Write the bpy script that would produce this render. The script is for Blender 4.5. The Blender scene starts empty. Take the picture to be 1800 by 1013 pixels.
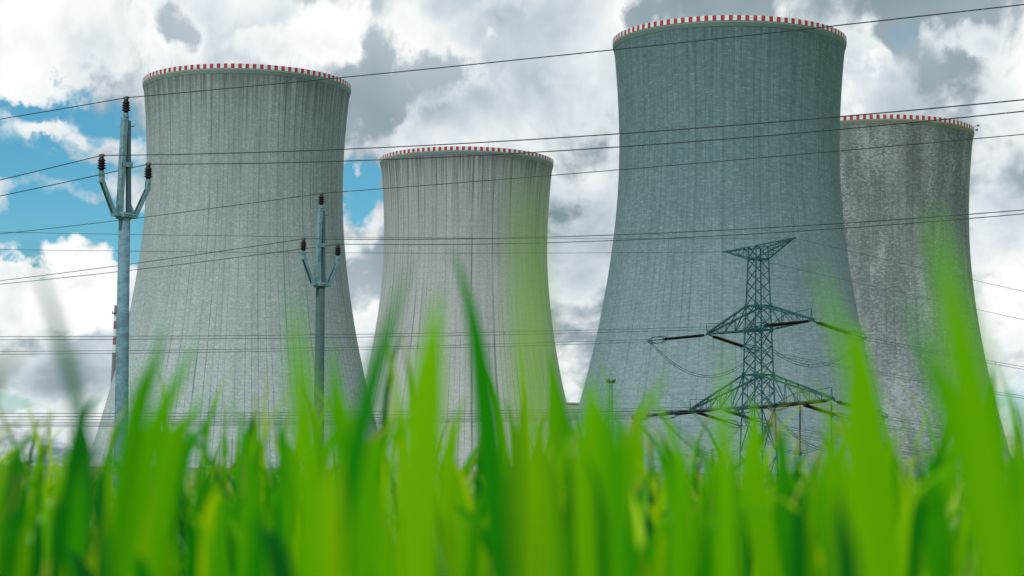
import bpy, bmesh, math, random
import numpy as np
from mathutils import Vector, Matrix, Quaternion

SC = bpy.context.scene
COL = SC.collection
R = math.radians

# ------------------------------------------------------------------ camera
F = 3880.0                       # focal length in photo pixels (photo 1800 x 1013)
PITCH, ROLL = R(5.97), 0.0110
CAMZ = 0.22
cf = Vector((0, math.cos(PITCH), math.sin(PITCH)))
cu0 = Vector((0, -math.sin(PITCH), math.cos(PITCH)))
cr0 = Vector((1, 0, 0))
cr = cr0 * math.cos(ROLL) + cu0 * math.sin(ROLL)
cu = -cr0 * math.sin(ROLL) + cu0 * math.cos(ROLL)
CAM = Vector((0, 0, CAMZ))
cam_d = bpy.data.cameras.new('camera')
cam = bpy.data.objects.new('camera', cam_d)
COL.objects.link(cam)
M3 = Matrix((cr, cu, -cf)).transposed()
cam.matrix_world = Matrix.Translation(CAM) @ M3.to_4x4()
cam_d.sensor_width = 36.0
cam_d.lens = 36.0 * F / 1800.0
cam_d.clip_start = 0.02
cam_d.clip_end = 20000
cam_d.dof.use_dof = True
cam_d.dof.focus_distance = 150.0
cam_d.dof.aperture_fstop = 15.0
cam_d.dof.aperture_blades = 0
SC.camera = cam
SC.view_settings.view_transform = 'Standard'
SC.view_settings.look = 'None'
SC.view_settings.gamma = 1.0
SC.view_settings.exposure = 0.0
SC.render.film_transparent = False
SC.cycles.use_denoising = True
SC.cycles.max_bounces = 8
SC.cycles.transmission_bounces = 6
SC.cycles.transparent_max_bounces = 8


def ray(px, py):
    return cf + cr * ((px - 900) / F) - cu * ((py - 506.5) / F)


def P(px, py, depth):                       # point on a sight line at an axial depth
    return CAM + ray(px, py) * depth


def PY(px, py, Y):                          # point on a sight line at world Y
    r = ray(px, py)
    return CAM + r * (Y / r.y)


# ------------------------------------------------------------------ node helpers
class NT:
    def __init__(self, tree):
        self.t = tree

    def n(self, kind, **kw):
        nd = self.t.nodes.new(kind)
        for k, v in kw.items():
            setattr(nd, k, v)
        return nd

    def link(self, a, b):
        self.t.links.new(a, b)

    def put(self, sock, v):
        if isinstance(v, bpy.types.NodeSocket):
            self.t.links.new(v, sock)
        else:
            sock.default_value = v

    def m(self, op, a, b=None, c=None, clamp=False):
        nd = self.n('ShaderNodeMath', operation=op, use_clamp=clamp)
        self.put(nd.inputs[0], a)
        if b is not None: self.put(nd.inputs[1], b)
        if c is not None: self.put(nd.inputs[2], c)
        return nd.outputs[0]

    def vm(self, op, a, b=None, scale=None):
        nd = self.n('ShaderNodeVectorMath', operation=op)
        self.put(nd.inputs[0], a)
        if b is not None: self.put(nd.inputs[1], b)
        if scale is not None: self.put(nd.inputs['Scale'], scale)
        return nd.outputs[0] if op not in ('DOT_PRODUCT', 'LENGTH') else nd.outputs['Value']

    def noise(self, vec, scale, detail=4, rough=0.5, dist=0.0, out='Fac', lac=2.0):
        nd = self.n('ShaderNodeTexNoise')
        nd.noise_dimensions = '3D'
        self.put(nd.inputs['Vector'], vec)
        self.put(nd.inputs['Scale'], scale)
        nd.inputs['Detail'].default_value = detail
        nd.inputs['Roughness'].default_value = rough
        nd.inputs['Lacunarity'].default_value = lac
        nd.inputs['Distortion'].default_value = dist
        return nd.outputs[out]

    def ss(self, x, a, b, lo=0.0, hi=1.0):    # smooth step
        nd = self.n('ShaderNodeMapRange', interpolation_type='SMOOTHSTEP')
        self.put(nd.inputs['Value'], x)
        self.put(nd.inputs['From Min'], a)
        self.put(nd.inputs['From Max'], b)
        self.put(nd.inputs['To Min'], lo)
        self.put(nd.inputs['To Max'], hi)
        return nd.outputs[0]

    def mix(self, f, a, b, mode='MIX'):
        nd = self.n('ShaderNodeMix', data_type='RGBA', blend_type=mode)
        self.put(nd.inputs[0], f)
        for s, v in ((nd.inputs[6], a), (nd.inputs[7], b)):
            if isinstance(v, (tuple, list)) and len(v) == 3: v = (*v, 1)
            self.put(s, v)
        return nd.outputs[2]

    def xyz(self, v):
        nd = self.n('ShaderNodeSeparateXYZ')
        self.put(nd.inputs[0], v)
        return nd.outputs

    def cxyz(self, x, y, z):
        nd = self.n('ShaderNodeCombineXYZ')
        for s, v in zip(nd.inputs, (x, y, z)): self.put(s, v)
        return nd.outputs[0]


# ------------------------------------------------------------------ world: Nishita sky with cumulus
SUN_EL, SUN_AZ = R(57), R(212)              # azimuth measured clockwise from +Y: behind the camera, slightly left
world = bpy.data.worlds.new('World')
SC.world = world
world.use_nodes = True
wt = world.node_tree
wt.nodes.clear()
W = NT(wt)
sky = W.n('ShaderNodeTexSky', sky_type='NISHITA')
sky.sun_disc = False
sky.sun_elevation = SUN_EL
sky.sun_rotation = SUN_AZ
sky.dust_density = 0.3
sky.ozone_density = 2.0
dirv = W.n('ShaderNodeTexCoord').outputs['Generated']
dx, dy, dz = W.xyz(dirv)


def blobs(lst):
    """broad weather patches: (photo x, photo y, half width, half height, amount) turned into sky directions"""
    acc = None
    for (px, py, sx, sy, amp) in lst:
        d = ray(px, py).normalized()
        a = W.m('DIVIDE', W.m('SUBTRACT', bx, d.x), sx / F)
        b = W.m('DIVIDE', W.m('SUBTRACT', bz, d.z), sy / F)
        e = W.m('POWER', 2.71828, W.m('MULTIPLY', W.m('ADD', W.m('MULTIPLY', a, a), W.m('MULTIPLY', b, b)), -1.0))
        acc = W.m('MULTIPLY_ADD', e, amp, acc if acc is not None else 0.0)
    return acc


# cloud coordinates: finer and flatter towards the horizon
zc = W.m('LOGARITHM', W.m('ADD', W.m('MAXIMUM', dz, 0.0), 0.10), 2.71828)
cv = W.cxyz(dx, W.m('MULTIPLY', dy, 0.6), W.m('MULTIPLY', zc, 0.24))
warp = W.noise(cv, 8.0, 3, 0.5, out='Color')
cvw = W.vm('ADD', cv, W.vm('SCALE', W.vm('SUBTRACT', warp, (0.5, 0.5, 0.5)), scale=0.06))


def puffs(vec, det):
    """cauliflower heaps: fractal cells carried by a broad noise"""
    vo = W.n('ShaderNodeTexVoronoi', feature='F1')
    vo.normalize = True
    W.put(vo.inputs['Vector'], vec)
    vo.inputs['Scale'].default_value = 20.0
    vo.inputs['Detail'].default_value = det
    vo.inputs['Roughness'].default_value = 0.60
    vo.inputs['Lacunarity'].default_value = 2.3
    cell = W.m('SUBTRACT', 1.0, vo.outputs['Distance'])
    n = W.noise(vec, 11.0, 8, 0.52)
    return W.m('ADD', W.m('MULTIPLY', cell, 0.42), W.m('MULTIPLY', n, 1.0))


big = W.noise(cvw, 7.0, 3, 0.5)
fray = W.noise(cv, 26.0, 6, 0.58, out='Color')           # ragged outlines for the weather patches
fx, fy, fz = W.xyz(fray)
bx = W.m('MULTIPLY_ADD', W.m('SUBTRACT', fx, 0.5), 0.085, dx)
bz = W.m('MULTIPLY_ADD', W.m('SUBTRACT', fy, 0.5), 0.060, dz)
edge = W.m('MULTIPLY', W.m('SUBTRACT', fz, 0.5), 0.26)
blue = blobs([(50, 240, 190, 75, 1.0), (10, 320, 130, 70, 0.8), (120, 400, 120, 45, 0.9), (50, 440, 70, 40, 0.7), (235, 440, 26, 70, 0.9), (645, 330, 40, 60, 0.7),
              (30, 175, 70, 30, 0.6), (40, 700, 220, 60, 0.7), (1750, 720, 120, 50, 0.6), (1590, 70, 90, 60, 0.30), (1700, 200, 120, 60, 0.2)])
gap = blobs([
    # blue openings
    (50, 235, 190, 62, -0.20), (20, 305, 150, 40, -0.20), (120, 392, 130, 36, -0.26), (50, 440, 60, 30, -0.24), (236, 440, 22, 60, -0.2),
    (30, 175, 50, 16, -0.14), (640, 325, 26, 44, -0.16), (30, 705, 150, 30, -0.16), (1750, 740, 60, 30, -0.1),
    # dark rifts between the heaps
    (755, 115, 70, 60, -0.28), (660, 185, 80, 40, -0.24), (850, 12, 80, 24, -0.22), (300, 18, 70, 36, -0.22), (245, 95, 40, 60, -0.06),
    (1560, 60, 60, 60, -0.16), (1650, 160, 90, 30, -0.06), (1750, 290, 50, 40, -0.08), (1100, 16, 50, 22, -0.12), (1015, 405, 40, 40, -0.06),
    (130, 640, 120, 26, -0.10), (1640, 20, 60, 20, -0.1),
    # solid heaps
    (60, 60, 220, 80, 0.16), (110, 545, 200, 80, 0.12), (85, 222, 48, 16, 0.22), (165, 265, 66, 20, 0.18), (950, 110, 130, 120, 0.18),
    (520, 60, 150, 60, 0.16), (640, 430, 50, 130, 0.10), (1760, 420, 80, 150, 0.12), (1500, 150, 40, 90, 0.12), (820, 60, 36, 30, 0.12), (760, 200, 40, 24, 0.10), (1690, 90, 80, 40, 0.1)])
tone = blobs([(70, 40, 170, 80, 0.30), (110, 500, 190, 80, 0.26), (130, 640, 140, 40, -0.16), (150, 140, 110, 50, -0.18), (900, 200, 110, 60, -0.12),
              (1015, 415, 60, 60, -0.20), (1640, 170, 90, 50, -0.14), (1745, 300, 60, 60, -0.14), (240, 90, 60, 50, -0.16), (650, 480, 60, 40, -0.12), (450, 60, 120, 70, -0.06), (830, 80, 60, 60, 0.1), (640, 560, 60, 150, 0.14), (1500, 140, 40, 90, 0.12), (1750, 560, 90, 140, 0.1),
              (1000, 640, 60, 80, 0.16), (1740, 160, 90, 60, -0.1), (140, 270, 90, 30, -0.30), (1000, 160, 140, 80, -0.10), (470, 100, 160, 50, -0.10)])


def heap(off, mask, thr, base, width=0.11):
    """one bank of cumulus: crisp bright edge, greyer body, lit from the upper left"""
    v = W.vm('ADD', cvw, off)
    d = W.m('ADD', W.m('ADD', puffs(v, 3.0), mask), edge)
    a = W.ss(d, thr, thr + width)
    lo = W.noise(v, 12.0, 5, 0.5)
    hi = W.noise(W.vm('ADD', v, (-0.010, 0.0, 0.018)), 12.0, 5, 0.5)
    body = W.ss(d, thr + 0.02, thr + 0.30)
    b = W.m('MULTIPLY_ADD', body, -0.34, base)
    b = W.m('MULTIPLY_ADD', W.m('SUBTRACT', lo, hi), 1.7, b)
    b = W.m('MULTIPLY_ADD', W.m('SUBTRACT', d, W.m('ADD', lo, 0.36)), 0.45, b)
    return a, W.m('ADD', b, W.m('MULTIPLY_ADD', W.m('SUBTRACT', big, 0.5), 0.45, tone))


a1, b1 = heap((0.0, 0.0, 0.0), gap, 0.705, 0.90)
a2, b2 = heap((0.37, 0.0, 0.21), W.m('MULTIPLY_ADD', gap, 1.25, 0.0), 0.86, 0.98)
br = W.m('ADD', W.m('MULTIPLY', b1, W.m('SUBTRACT', 1.0, a2)), W.m('MULTIPLY', b2, a2))
alpha = W.m('MAXIMUM', a1, a2)
ramp = W.n('ShaderNodeValToRGB')
W.link(br, ramp.inputs[0])
el = ramp.color_ramp.elements
el[0].position, el[0].color = 0.0, (0.20, 0.28, 0.33, 1)
el[1].position, el[1].color = 1.0, (0.98, 1.0, 1.0, 1)
for p, c in ((0.35, (0.36, 0.44, 0.49, 1)), (0.6, (0.58, 0.66, 0.71, 1)), (0.82, (0.82, 0.87, 0.89, 1))):
    e = el.new(p); e.color = c
veil = W.mix(W.ss(big, 0.30, 0.66), (0.17, 0.255, 0.305), (0.52, 0.60, 0.65))      # the grey sheet behind
STR = 0.1
hzn = W.ss(dz, 0.03, 0.15)
skyc = W.mix(1.0, sky.outputs[0], W.mix(hzn, (0.85, 0.98, 1.0), (0.40, 0.93, 1.0)), 'MULTIPLY')
veilc = W.vm('SCALE', veil, scale=1.0 / STR)
cloudc = W.vm('SCALE', ramp.outputs[0], scale=1.0 / STR)
back = W.mix(W.ss(W.m('MULTIPLY_ADD', W.m('SUBTRACT', big, 0.5), 1.2, blue), 0.15, 0.5), veilc, skyc)
final = W.mix(alpha, back, cloudc)
bg = W.n('ShaderNodeBackground')
W.link(final, bg.inputs[0])
bg.inputs[1].default_value = STR
wo = W.n('ShaderNodeOutputWorld')
W.link(bg.outputs[0], wo.inputs[0])

# ------------------------------------------------------------------ sun
sun_d = bpy.data.lights.new('sun', 'SUN')
sun_d.energy = 2.9
sun_d.angle = R(5)
sun_d.color = (1.0, 0.975, 0.94)
sun = bpy.data.objects.new('sun', sun_d)
COL.objects.link(sun)
to_sun = Vector((math.sin(SUN_AZ) * math.cos(SUN_EL), math.cos(SUN_AZ) * math.cos(SUN_EL), math.sin(SUN_EL)))
sun.rotation_euler = to_sun.to_track_quat('Z', 'Y').to_euler()
sun.location = to_sun * 300


# ------------------------------------------------------------------ object helpers
def tag(o, label=None, cat=None, group=None, kind=None):
    if label: o['label'] = label
    if cat: o['category'] = cat
    if group: o['group'] = group
    if kind: o['kind'] = kind
    return o


def empty(name, loc, rz=0.0):
    o = bpy.data.objects.new(name, None)
    o.location = loc
    o.rotation_euler = (0, 0, rz)
    o.empty_display_size = 0.5
    COL.objects.link(o)
    return o


def obj(name, bm, mats, parent=None, smooth=False):
    me = bpy.data.meshes.new(name)
    bm.normal_update()
    bm.to_mesh(me)
    bm.free()
    for m in (mats if isinstance(mats, (list, tuple)) else [mats]):
        me.materials.append(m)
    if smooth:
        me.polygons.foreach_set('use_smooth', [True] * len(me.polygons))
    o = bpy.data.objects.new(name, me)
    COL.objects.link(o)
    if parent is not None: o.parent = parent
    return o


def copy_tree(o, parent=None):
    c = o.copy()
    COL.objects.link(c)
    if parent is not None: c.parent = parent
    for ch in list(o.children): copy_tree(ch, c)
    return c


def frame_of(d):
    d = d.normalized()
    a = Vector((0, 0, 1)) if abs(d.z) < 0.9 else Vector((1, 0, 0))
    x = d.cross(a).normalized()
    return x, d.cross(x).normalized()


def bar(bm, a, b, w, h=None):               # a straight bar of rectangular section
    a, b = Vector(a), Vector(b)
    x, y = frame_of(b - a)
    h = h or w
    vs = []
    for p in (a, b):
        for sx, sy in ((-1, -1), (1, -1), (1, 1), (-1, 1)):
            vs.append(bm.verts.new(p + x * sx * w / 2 + y * sy * h / 2))
    for i in range(4):
        bm.faces.new((vs[i], vs[(i + 1) % 4], vs[4 + (i + 1) % 4], vs[4 + i]))
    bm.faces.new(vs[3::-1]); bm.faces.new(vs[4:])


def tube(bm, pts, r, n=8, cap=True):        # a round tube along a line of points; r a number or one per point
    pts = [Vector(p) for p in pts]
    rings = []
    for i, p in enumerate(pts):
        d = pts[min(i + 1, len(pts) - 1)] - pts[max(i - 1, 0)]
        x, y = frame_of(d)
        rr = r[i] if isinstance(r, (list, tuple)) else r
        rings.append([bm.verts.new(p + (x * math.cos(2 * math.pi * k / n) + y * math.sin(2 * math.pi * k / n)) * rr) for k in range(n)])
    for a, b in zip(rings, rings[1:]):
        for k in range(n):
            bm.faces.new((a[k], a[(k + 1) % n], b[(k + 1) % n], b[k]))
    if cap:
        bm.faces.new(rings[0][::-1]); bm.faces.new(rings[-1])


def lathe(bm, prof, n=20, c=(0, 0, 0)):     # profile of (radius, z), closed at both ends
    c = Vector(c)
    rings = [[bm.verts.new(c + Vector((r * math.cos(2 * math.pi * k / n), r * math.sin(2 * math.pi * k / n), z))) for k in range(n)] for r, z in prof]
    for a, b in zip(rings, rings[1:]):
        for k in range(n):
            bm.faces.new((a[k], a[(k + 1) % n], b[(k + 1) % n], b[k]))
    bm.faces.new(rings[0][::-1]); bm.faces.new(rings[-1])


# ------------------------------------------------------------------ materials
def mat(name):
    m = bpy.data.materials.new(name)
    m.use_nodes = True
    m.node_tree.nodes.clear()
    N = NT(m.node_tree)
    out = N.n('ShaderNodeOutputMaterial')
    return m, N, out


def principled(N, out, color, rough=0.6, metal=0.0, bump=None, bump_s=0.3, bump_d=0.02):
    p = N.n('ShaderNodeBsdfPrincipled')
    if isinstance(color, (tuple, list)): color = (*color, 1) if len(color) == 3 else color
    N.put(p.inputs['Base Color'], color)
    N.put(p.inputs['Roughness'], rough)
    p.inputs['Metallic'].default_value = metal
    if bump is not None:
        b = N.n('ShaderNodeBump')
        b.inputs['Strength'].default_value = bump_s
        b.inputs['Distance'].default_value = bump_d
        N.put(b.inputs['Height'], bump)
        N.link(b.outputs[0], p.inputs['Normal'])
    N.link(p.outputs[0], out.inputs[0])
    return p


def weathered(name, c1, c2, scale=6.0, rough=0.6, metal=0.0, stretch=(1, 1, 1), bump_d=0.004, spec=0.5):
    m, N, out = mat(name)
    tc = N.n('ShaderNodeTexCoord').outputs['Object']
    v = N.vm('MULTIPLY', tc, stretch)
    f = N.ss(N.noise(v, scale, 6, 0.65), 0.3, 0.7)
    c = N.mix(f, c1, c2)
    p = principled(N, out, c, N.m('MULTIPLY_ADD', f, 0.2, rough - 0.1), metal, f, 0.2, bump_d)
    p.inputs['Specular IOR Level'].default_value = spec
    return m


def concrete(name, base, dark, light, seed, ribs=0.5, bricks=0.25, stain=0.6, blotch=0.3, flakes=0.0, patches=0.0, gs=(0.6, 1.1), bw=2.86, bh=1.5):
    """weathered slip-formed concrete; UV in metres: u round the shell, v down from the rim"""
    m, N, out = mat(name)
    uv = N.n('ShaderNodeUVMap').outputs[0]
    u, v, _ = N.xyz(uv)
    p = N.cxyz(u, v, seed)
    # broad tone and vertical streaks
    s_big = N.noise(N.cxyz(N.m('MULTIPLY', u, 0.05), N.m('MULTIPLY', v, 0.02), seed), 1.0, 3, 0.5)
    s_mid = N.noise(N.cxyz(N.m('MULTIPLY', u, 0.42), N.m('MULTIPLY', v, 0.018), seed + 3), 1.0, 6, 0.62)
    s_fin = N.noise(N.cxyz(N.m('MULTIPLY', u, 1.7), N.m('MULTIPLY', v, 0.06), seed + 7), 1.0, 5, 0.62)
    grain = N.noise(N.cxyz(N.m('MULTIPLY', u, gs[0]), N.m('MULTIPLY', v, gs[1]), seed + 11), 1.0, 8, 0.72)
    col = N.mix(N.ss(s_mid, 0.28, 0.72), dark, base)
    col = N.mix(N.m('MULTIPLY', N.ss(s_fin, 0.5, 0.75), 0.5), col, light)
    col = N.mix(N.m('MULTIPLY', N.ss(s_big, 0.35, 0.65, 1.0, 0.0), 0.25), col, dark)
    clean = N.ss(N.m('MULTIPLY_ADD', N.m('SUBTRACT', s_big, 0.5), 60.0, v), 25.0, 150.0)
    col = N.mix(N.m('MULTIPLY', clean, 0.55), col, light)
    # blotches of the surface grain
    col = N.mix(N.m('MULTIPLY', N.ss(grain, 0.42, 0.58, 1.0, 0.0), blotch), col, tuple(c * 0.85 for c in dark))
    col = N.mix(N.m('MULTIPLY', N.ss(grain, 0.52, 0.66), blotch), col, tuple(c * 1.12 for c in light))
    # formwork lifts and panels
    bk = N.n('ShaderNodeTexBrick')
    N.put(bk.inputs['Vector'], p)
    bk.inputs['Color1'].default_value = (0.0, 0.0, 0.0, 1)
    bk.inputs['Color2'].default_value = (1, 1, 1, 1)
    bk.inputs['Mortar'].default_value = (0.5, 0.5, 0.5, 1)
    bk.inputs['Scale'].default_value = 1.0
    bk.inputs['Mortar Size'].default_value = 0.05
    bk.inputs['Mortar Smooth'].default_value = 0.3
    bk.inputs['Brick Width'].default_value = bw
    bk.inputs['Row Height'].default_value = bh
    bk.offset = 0.0
    panel = N.xyz(bk.outputs['Color'])[0]
    col = N.mix(N.m('MULTIPLY', panel, bricks * 0.5), col, light)
    col = N.mix(N.m('MULTIPLY', N.m('MULTIPLY', bk.outputs['Fac'], bricks * 1.4), N.ss(grain, 0.3, 0.6)), col, dark)
    # meridional joints with run-off, each of its own strength
    jit = N.noise(N.cxyz(N.m('MULTIPLY', u, 0.21), 0.0, seed + 2), 1.0, 2, 0.5)
    cell = N.m('DIVIDE', N.m('MULTIPLY_ADD', jit, 6.0, u), 2.45)
    fr = N.m('ABSOLUTE', N.m('SUBTRACT', N.m('FRACT', cell), 0.5))
    lw = N.noise(N.cxyz(N.m('MULTIPLY', N.m('FLOOR', cell), 7.31), N.m('MULTIPLY', v, 0.03), seed + 5), 1.0, 4, 0.6)
    side = N.noise(N.cxyz(N.m('MULTIPLY', u, 0.018), N.m('MULTIPLY', v, 0.01), seed + 8), 1.0, 2, 0.5)
    line = N.m('MULTIPLY', N.ss(fr, 0.40, 0.485), N.ss(N.m('MULTIPLY_ADD', side, 0.7, lw), 0.66, 1.02))
    # finer drip lines of their own length
    c2 = N.m('DIVIDE', N.m('MULTIPLY_ADD', jit, -4.0, u), 0.93)
    f2 = N.m('ABSOLUTE', N.m('SUBTRACT', N.m('FRACT', c2), 0.5))
    l2 = N.noise(N.cxyz(N.m('MULTIPLY', N.m('FLOOR', c2), 3.77), N.m('MULTIPLY', v, 0.045), seed + 15), 1.0, 3, 0.6)
    drip = N.m('MULTIPLY', N.ss(f2, 0.30, 0.48), N.ss(l2, 0.52, 0.74))
    col = N.mix(N.m('MULTIPLY', drip, ribs * 0.55, clamp=True), col, tuple(c * 0.5 for c in dark))
    # pour joints
    lj = N.m('ABSOLUTE', N.m('SUBTRACT', N.m('FRACT', N.m('MULTIPLY', v, 1 / 2.6)), 0.5))
    lj = N.m('MULTIPLY', N.ss(lj, 0.38, 0.48), N.ss(N.noise(N.cxyz(N.m('MULTIPLY', u, 0.3), N.m('FLOOR', N.m('MULTIPLY', v, 1 / 2.6)), seed + 17), 1.0, 3, 0.6), 0.42, 0.66))
    col = N.mix(N.m('MULTIPLY', lj, 0.35), col, tuple(c * 0.7 for c in dark))
    col = N.mix(N.m('MULTIPLY', line, ribs, clamp=True), col, tuple(c * 0.42 for c in dark))
    # soot and algae running down from the lip
    run = N.noise(N.cxyz(N.m('MULTIPLY', u, 0.8), N.m('MULTIPLY', v, 0.012), seed + 21), 1.0, 6, 0.7)
    reach = N.m('MULTIPLY', N.m('POWER', 2.71828, N.m('MULTIPLY', v, -0.045)), 0.9)
    st = N.ss(N.m('ADD', N.m('MULTIPLY', reach, 0.42), run), 0.62, 0.92)
    col = N.mix(N.m('MULTIPLY', st, stain, clamp=True), col, tuple(c * 0.38 for c in dark))
    if patches > 0:
        pk = N.n('ShaderNodeTexVoronoi', feature='F1', distance='CHEBYCHEV')
        N.put(pk.inputs['Vector'], N.cxyz(N.m('MULTIPLY', u, 0.16), N.m('MULTIPLY', v, 0.045), seed))
        pk.inputs['Scale'].default_value = 1.0
        pv = N.xyz(pk.outputs['Color'])[0]
        col = N.mix(N.m('MULTIPLY', N.ss(pv, 0.2, 0.9), patches), col, light)
        col = N.mix(N.m('MULTIPLY', N.ss(pv, 0.5, 0.1), patches), col, tuple(c * 0.6 for c in dark))
    if flakes > 0:
        fl = N.noise(N.cxyz(N.m('MULTIPLY', u, 0.8), N.m('MULTIPLY', v, 1.4), seed + 31), 1.0, 9, 0.78)
        zone = N.noise(N.cxyz(N.m('MULTIPLY', u, 0.12), N.m('MULTIPLY', v, 0.03), seed + 41), 1.0, 3, 0.55)
        thr = N.m('MULTIPLY_ADD', zone, -0.62, 0.885)
        fm = N.ss(N.m('SUBTRACT', fl, thr), -0.05, 0.06)
        col = N.mix(N.m('MULTIPLY', fm, flakes), col, (0.38, 0.44, 0.47))
    principled(N, out, col, 0.9, 0.0, N.m('SUBTRACT', grain, N.m('MULTIPLY', line, 0.6)), 0.35, 0.12)
    return m


M = {}
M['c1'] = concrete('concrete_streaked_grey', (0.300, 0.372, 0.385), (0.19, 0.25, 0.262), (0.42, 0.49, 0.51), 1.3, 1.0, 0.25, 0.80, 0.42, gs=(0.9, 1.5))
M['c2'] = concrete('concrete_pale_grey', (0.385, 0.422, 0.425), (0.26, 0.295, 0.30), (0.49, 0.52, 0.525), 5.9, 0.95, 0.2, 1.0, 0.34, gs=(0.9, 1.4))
M['c3'] = concrete('concrete_blue_green_shaded', (0.110, 0.195, 0.215), (0.068, 0.135, 0.152), (0.275, 0.355, 0.390), 9.4, 0.42, 0.30, 0.30, 0.40, gs=(0.75, 2.1), bw=2.2, bh=1.25)  # cloud shade over this tower is put into its darker teal concrete colour
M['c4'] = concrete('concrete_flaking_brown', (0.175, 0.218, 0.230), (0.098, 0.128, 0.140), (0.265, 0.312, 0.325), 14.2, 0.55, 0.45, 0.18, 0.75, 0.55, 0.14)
M['lip1'] = weathered('concrete_lip_grey', (0.17, 0.235, 0.23), (0.21, 0.275, 0.27), 0.15, 0.9)
M['lip3'] = weathered('concrete_lip_teal_shaded', (0.13, 0.20, 0.20), (0.15, 0.23, 0.225), 0.15, 0.9)  # same cloud shade carried into the lip colour
M['lip4'] = weathered('concrete_lip_mossy', (0.17, 0.21, 0.15), (0.22, 0.25, 0.18), 0.15, 0.9)
M['red'] = weathered('red_band_paint', (0.30, 0.004, 0.025), (0.46, 0.025, 0.055), 0.9, 0.6)
M['white'] = weathered('white_band_paint', (0.48, 0.57, 0.58), (0.68, 0.76, 0.77), 0.9, 0.6)
M['galv'] = weathered('galvanised_steel', (0.075, 0.19, 0.24), (0.20, 0.33, 0.37), 9, 0.45, 0.25)
M['galv_shade'] = weathered('shaded_steel', (0.035, 0.085, 0.12), (0.07, 0.14, 0.18), 9, 0.5, 0.25)  # shadow side of the pole head, painted as a darker steel
M['galv_dark'] = weathered('dark_clamp_steel', (0.05, 0.09, 0.10), (0.10, 0.15, 0.16), 9, 0.5, 0.4)
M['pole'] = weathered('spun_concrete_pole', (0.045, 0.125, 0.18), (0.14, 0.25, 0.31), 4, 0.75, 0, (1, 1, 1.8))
M['pole_dark'] = weathered('dark_concrete_pole', (0.018, 0.055, 0.058), (0.05, 0.098, 0.10), 4, 0.8, 0, (1, 1, 1.8))  # darker tone for the column of the second pole
M['porcelain'] = weathered('brown_black_porcelain', (0.004, 0.003, 0.005), (0.007, 0.005, 0.007), 20, 0.5, spec=0.2)
M['wire'] = weathered('oxidised_wire', (0.02, 0.035, 0.045), (0.035, 0.05, 0.06), 30, 0.6, 0.3)
M['thin'] = weathered('far_aluminium_wire', (0.05, 0.075, 0.085), (0.08, 0.10, 0.11), 10, 0.6, 0.3)
M['lattice'] = weathered('teal_lattice_paint', (0.004, 0.052, 0.062), (0.012, 0.100, 0.112), 1.5, 0.6, spec=0.3)
M['disc'] = weathered('rust_brown_glass_disc', (0.004, 0.003, 0.003), (0.009, 0.006, 0.005), 3, 0.7, spec=0.12)
M['hall'] = weathered('pale_green_cladding', (0.24, 0.36, 0.24), (0.27, 0.39, 0.27), 0.05, 0.7)
M['roof'] = weathered('grey_roofing', (0.24, 0.33, 0.24), (0.28, 0.37, 0.28), 0.1, 0.8)
M['lamp_glass'] = weathered('grey_lamp_glass', (0.10, 0.12, 0.12), (0.13, 0.15, 0.15), 4, 0.2)


def ground_mat():
    m, N, out = mat('young_wheat_field')
    tc = N.n('ShaderNodeTexCoord').outputs['Object']
    f = N.noise(tc, 3.0, 8, 0.65)
    g = N.noise(tc, 0.02, 4, 0.5)
    c = N.mix(N.ss(f, 0.35, 0.65), (0.035, 0.085, 0.008), (0.085, 0.20, 0.012))
    c = N.mix(N.m('MULTIPLY', g, 0.4), c, (0.06, 0.14, 0.02))
    principled(N, out, c, 0.9, 0, f, 0.6, 0.05)
    return m


def leaf_mat():
    m, N, out = mat('wheat_leaf')
    at = N.n('ShaderNodeAttribute', attribute_name='tint')
    t, along, side = N.xyz(at.outputs['Vector'])
    rp = N.n('ShaderNodeValToRGB')
    N.link(t, rp.inputs[0])
    e = rp.color_ramp.elements
    e[0].position, e[0].color = 0.0, (0.004, 0.110, 0.010, 1)
    e[1].position, e[1].color = 1.0, (0.34, 0.50, 0.002, 1)
    for p, c in ((0.25, (0.014, 0.225, 0.002, 1)), (0.5, (0.085, 0.355, 0.0005, 1)), (0.78, (0.205, 0.435, 0.0005, 1))):
        k = e.new(p); k.color = c
    dry = N.m('MULTIPLY', N.ss(along, 0.78, 0.97), N.ss(N.m('FRACT', N.m('MULTIPLY', t, 37.0)), 0.62, 0.72))
    rpc = N.mix(N.m('MULTIPLY', dry, 0.8), rp.outputs[0], (0.42, 0.33, 0.08))
    vein = N.m('MULTIPLY_ADD', N.m('SINE', N.m('MULTIPLY', side, 40.0)), 0.06, 0.94)
    col = N.vm('SCALE', rpc, scale=vein)
    df = N.n('ShaderNodeBsdfDiffuse')
    N.put(df.inputs[0], N.vm('SCALE', col, scale=0.72))
    tr = N.n('ShaderNodeBsdfTranslucent')
    N.put(tr.inputs[0], N.vm('MULTIPLY', col, (0.72, 0.72, 0.6)))
    add = N.n('ShaderNodeAddShader')
    N.link(df.outputs[0], add.inputs[0]); N.link(tr.outputs[0], add.inputs[1])
    gl = N.n('ShaderNodeBsdfGlossy')
    gl.inputs['Roughness'].default_value = 0.45
    gl.inputs['Color'].default_value = (0.6, 0.9, 0.6, 1)
    fr = N.n('ShaderNodeFresnel'); fr.inputs[0].default_value = 1.35
    mx = N.n('ShaderNodeMixShader')
    N.put(mx.inputs[0], N.m('MULTIPLY', fr.outputs[0], 0.22))
    N.link(add.outputs[0], mx.inputs[1]); N.link(gl.outputs[0], mx.inputs[2])
    N.link(mx.outputs[0], out.inputs[0])
    return m


M['field'] = ground_mat()
M['leaf'] = leaf_mat()


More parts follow.
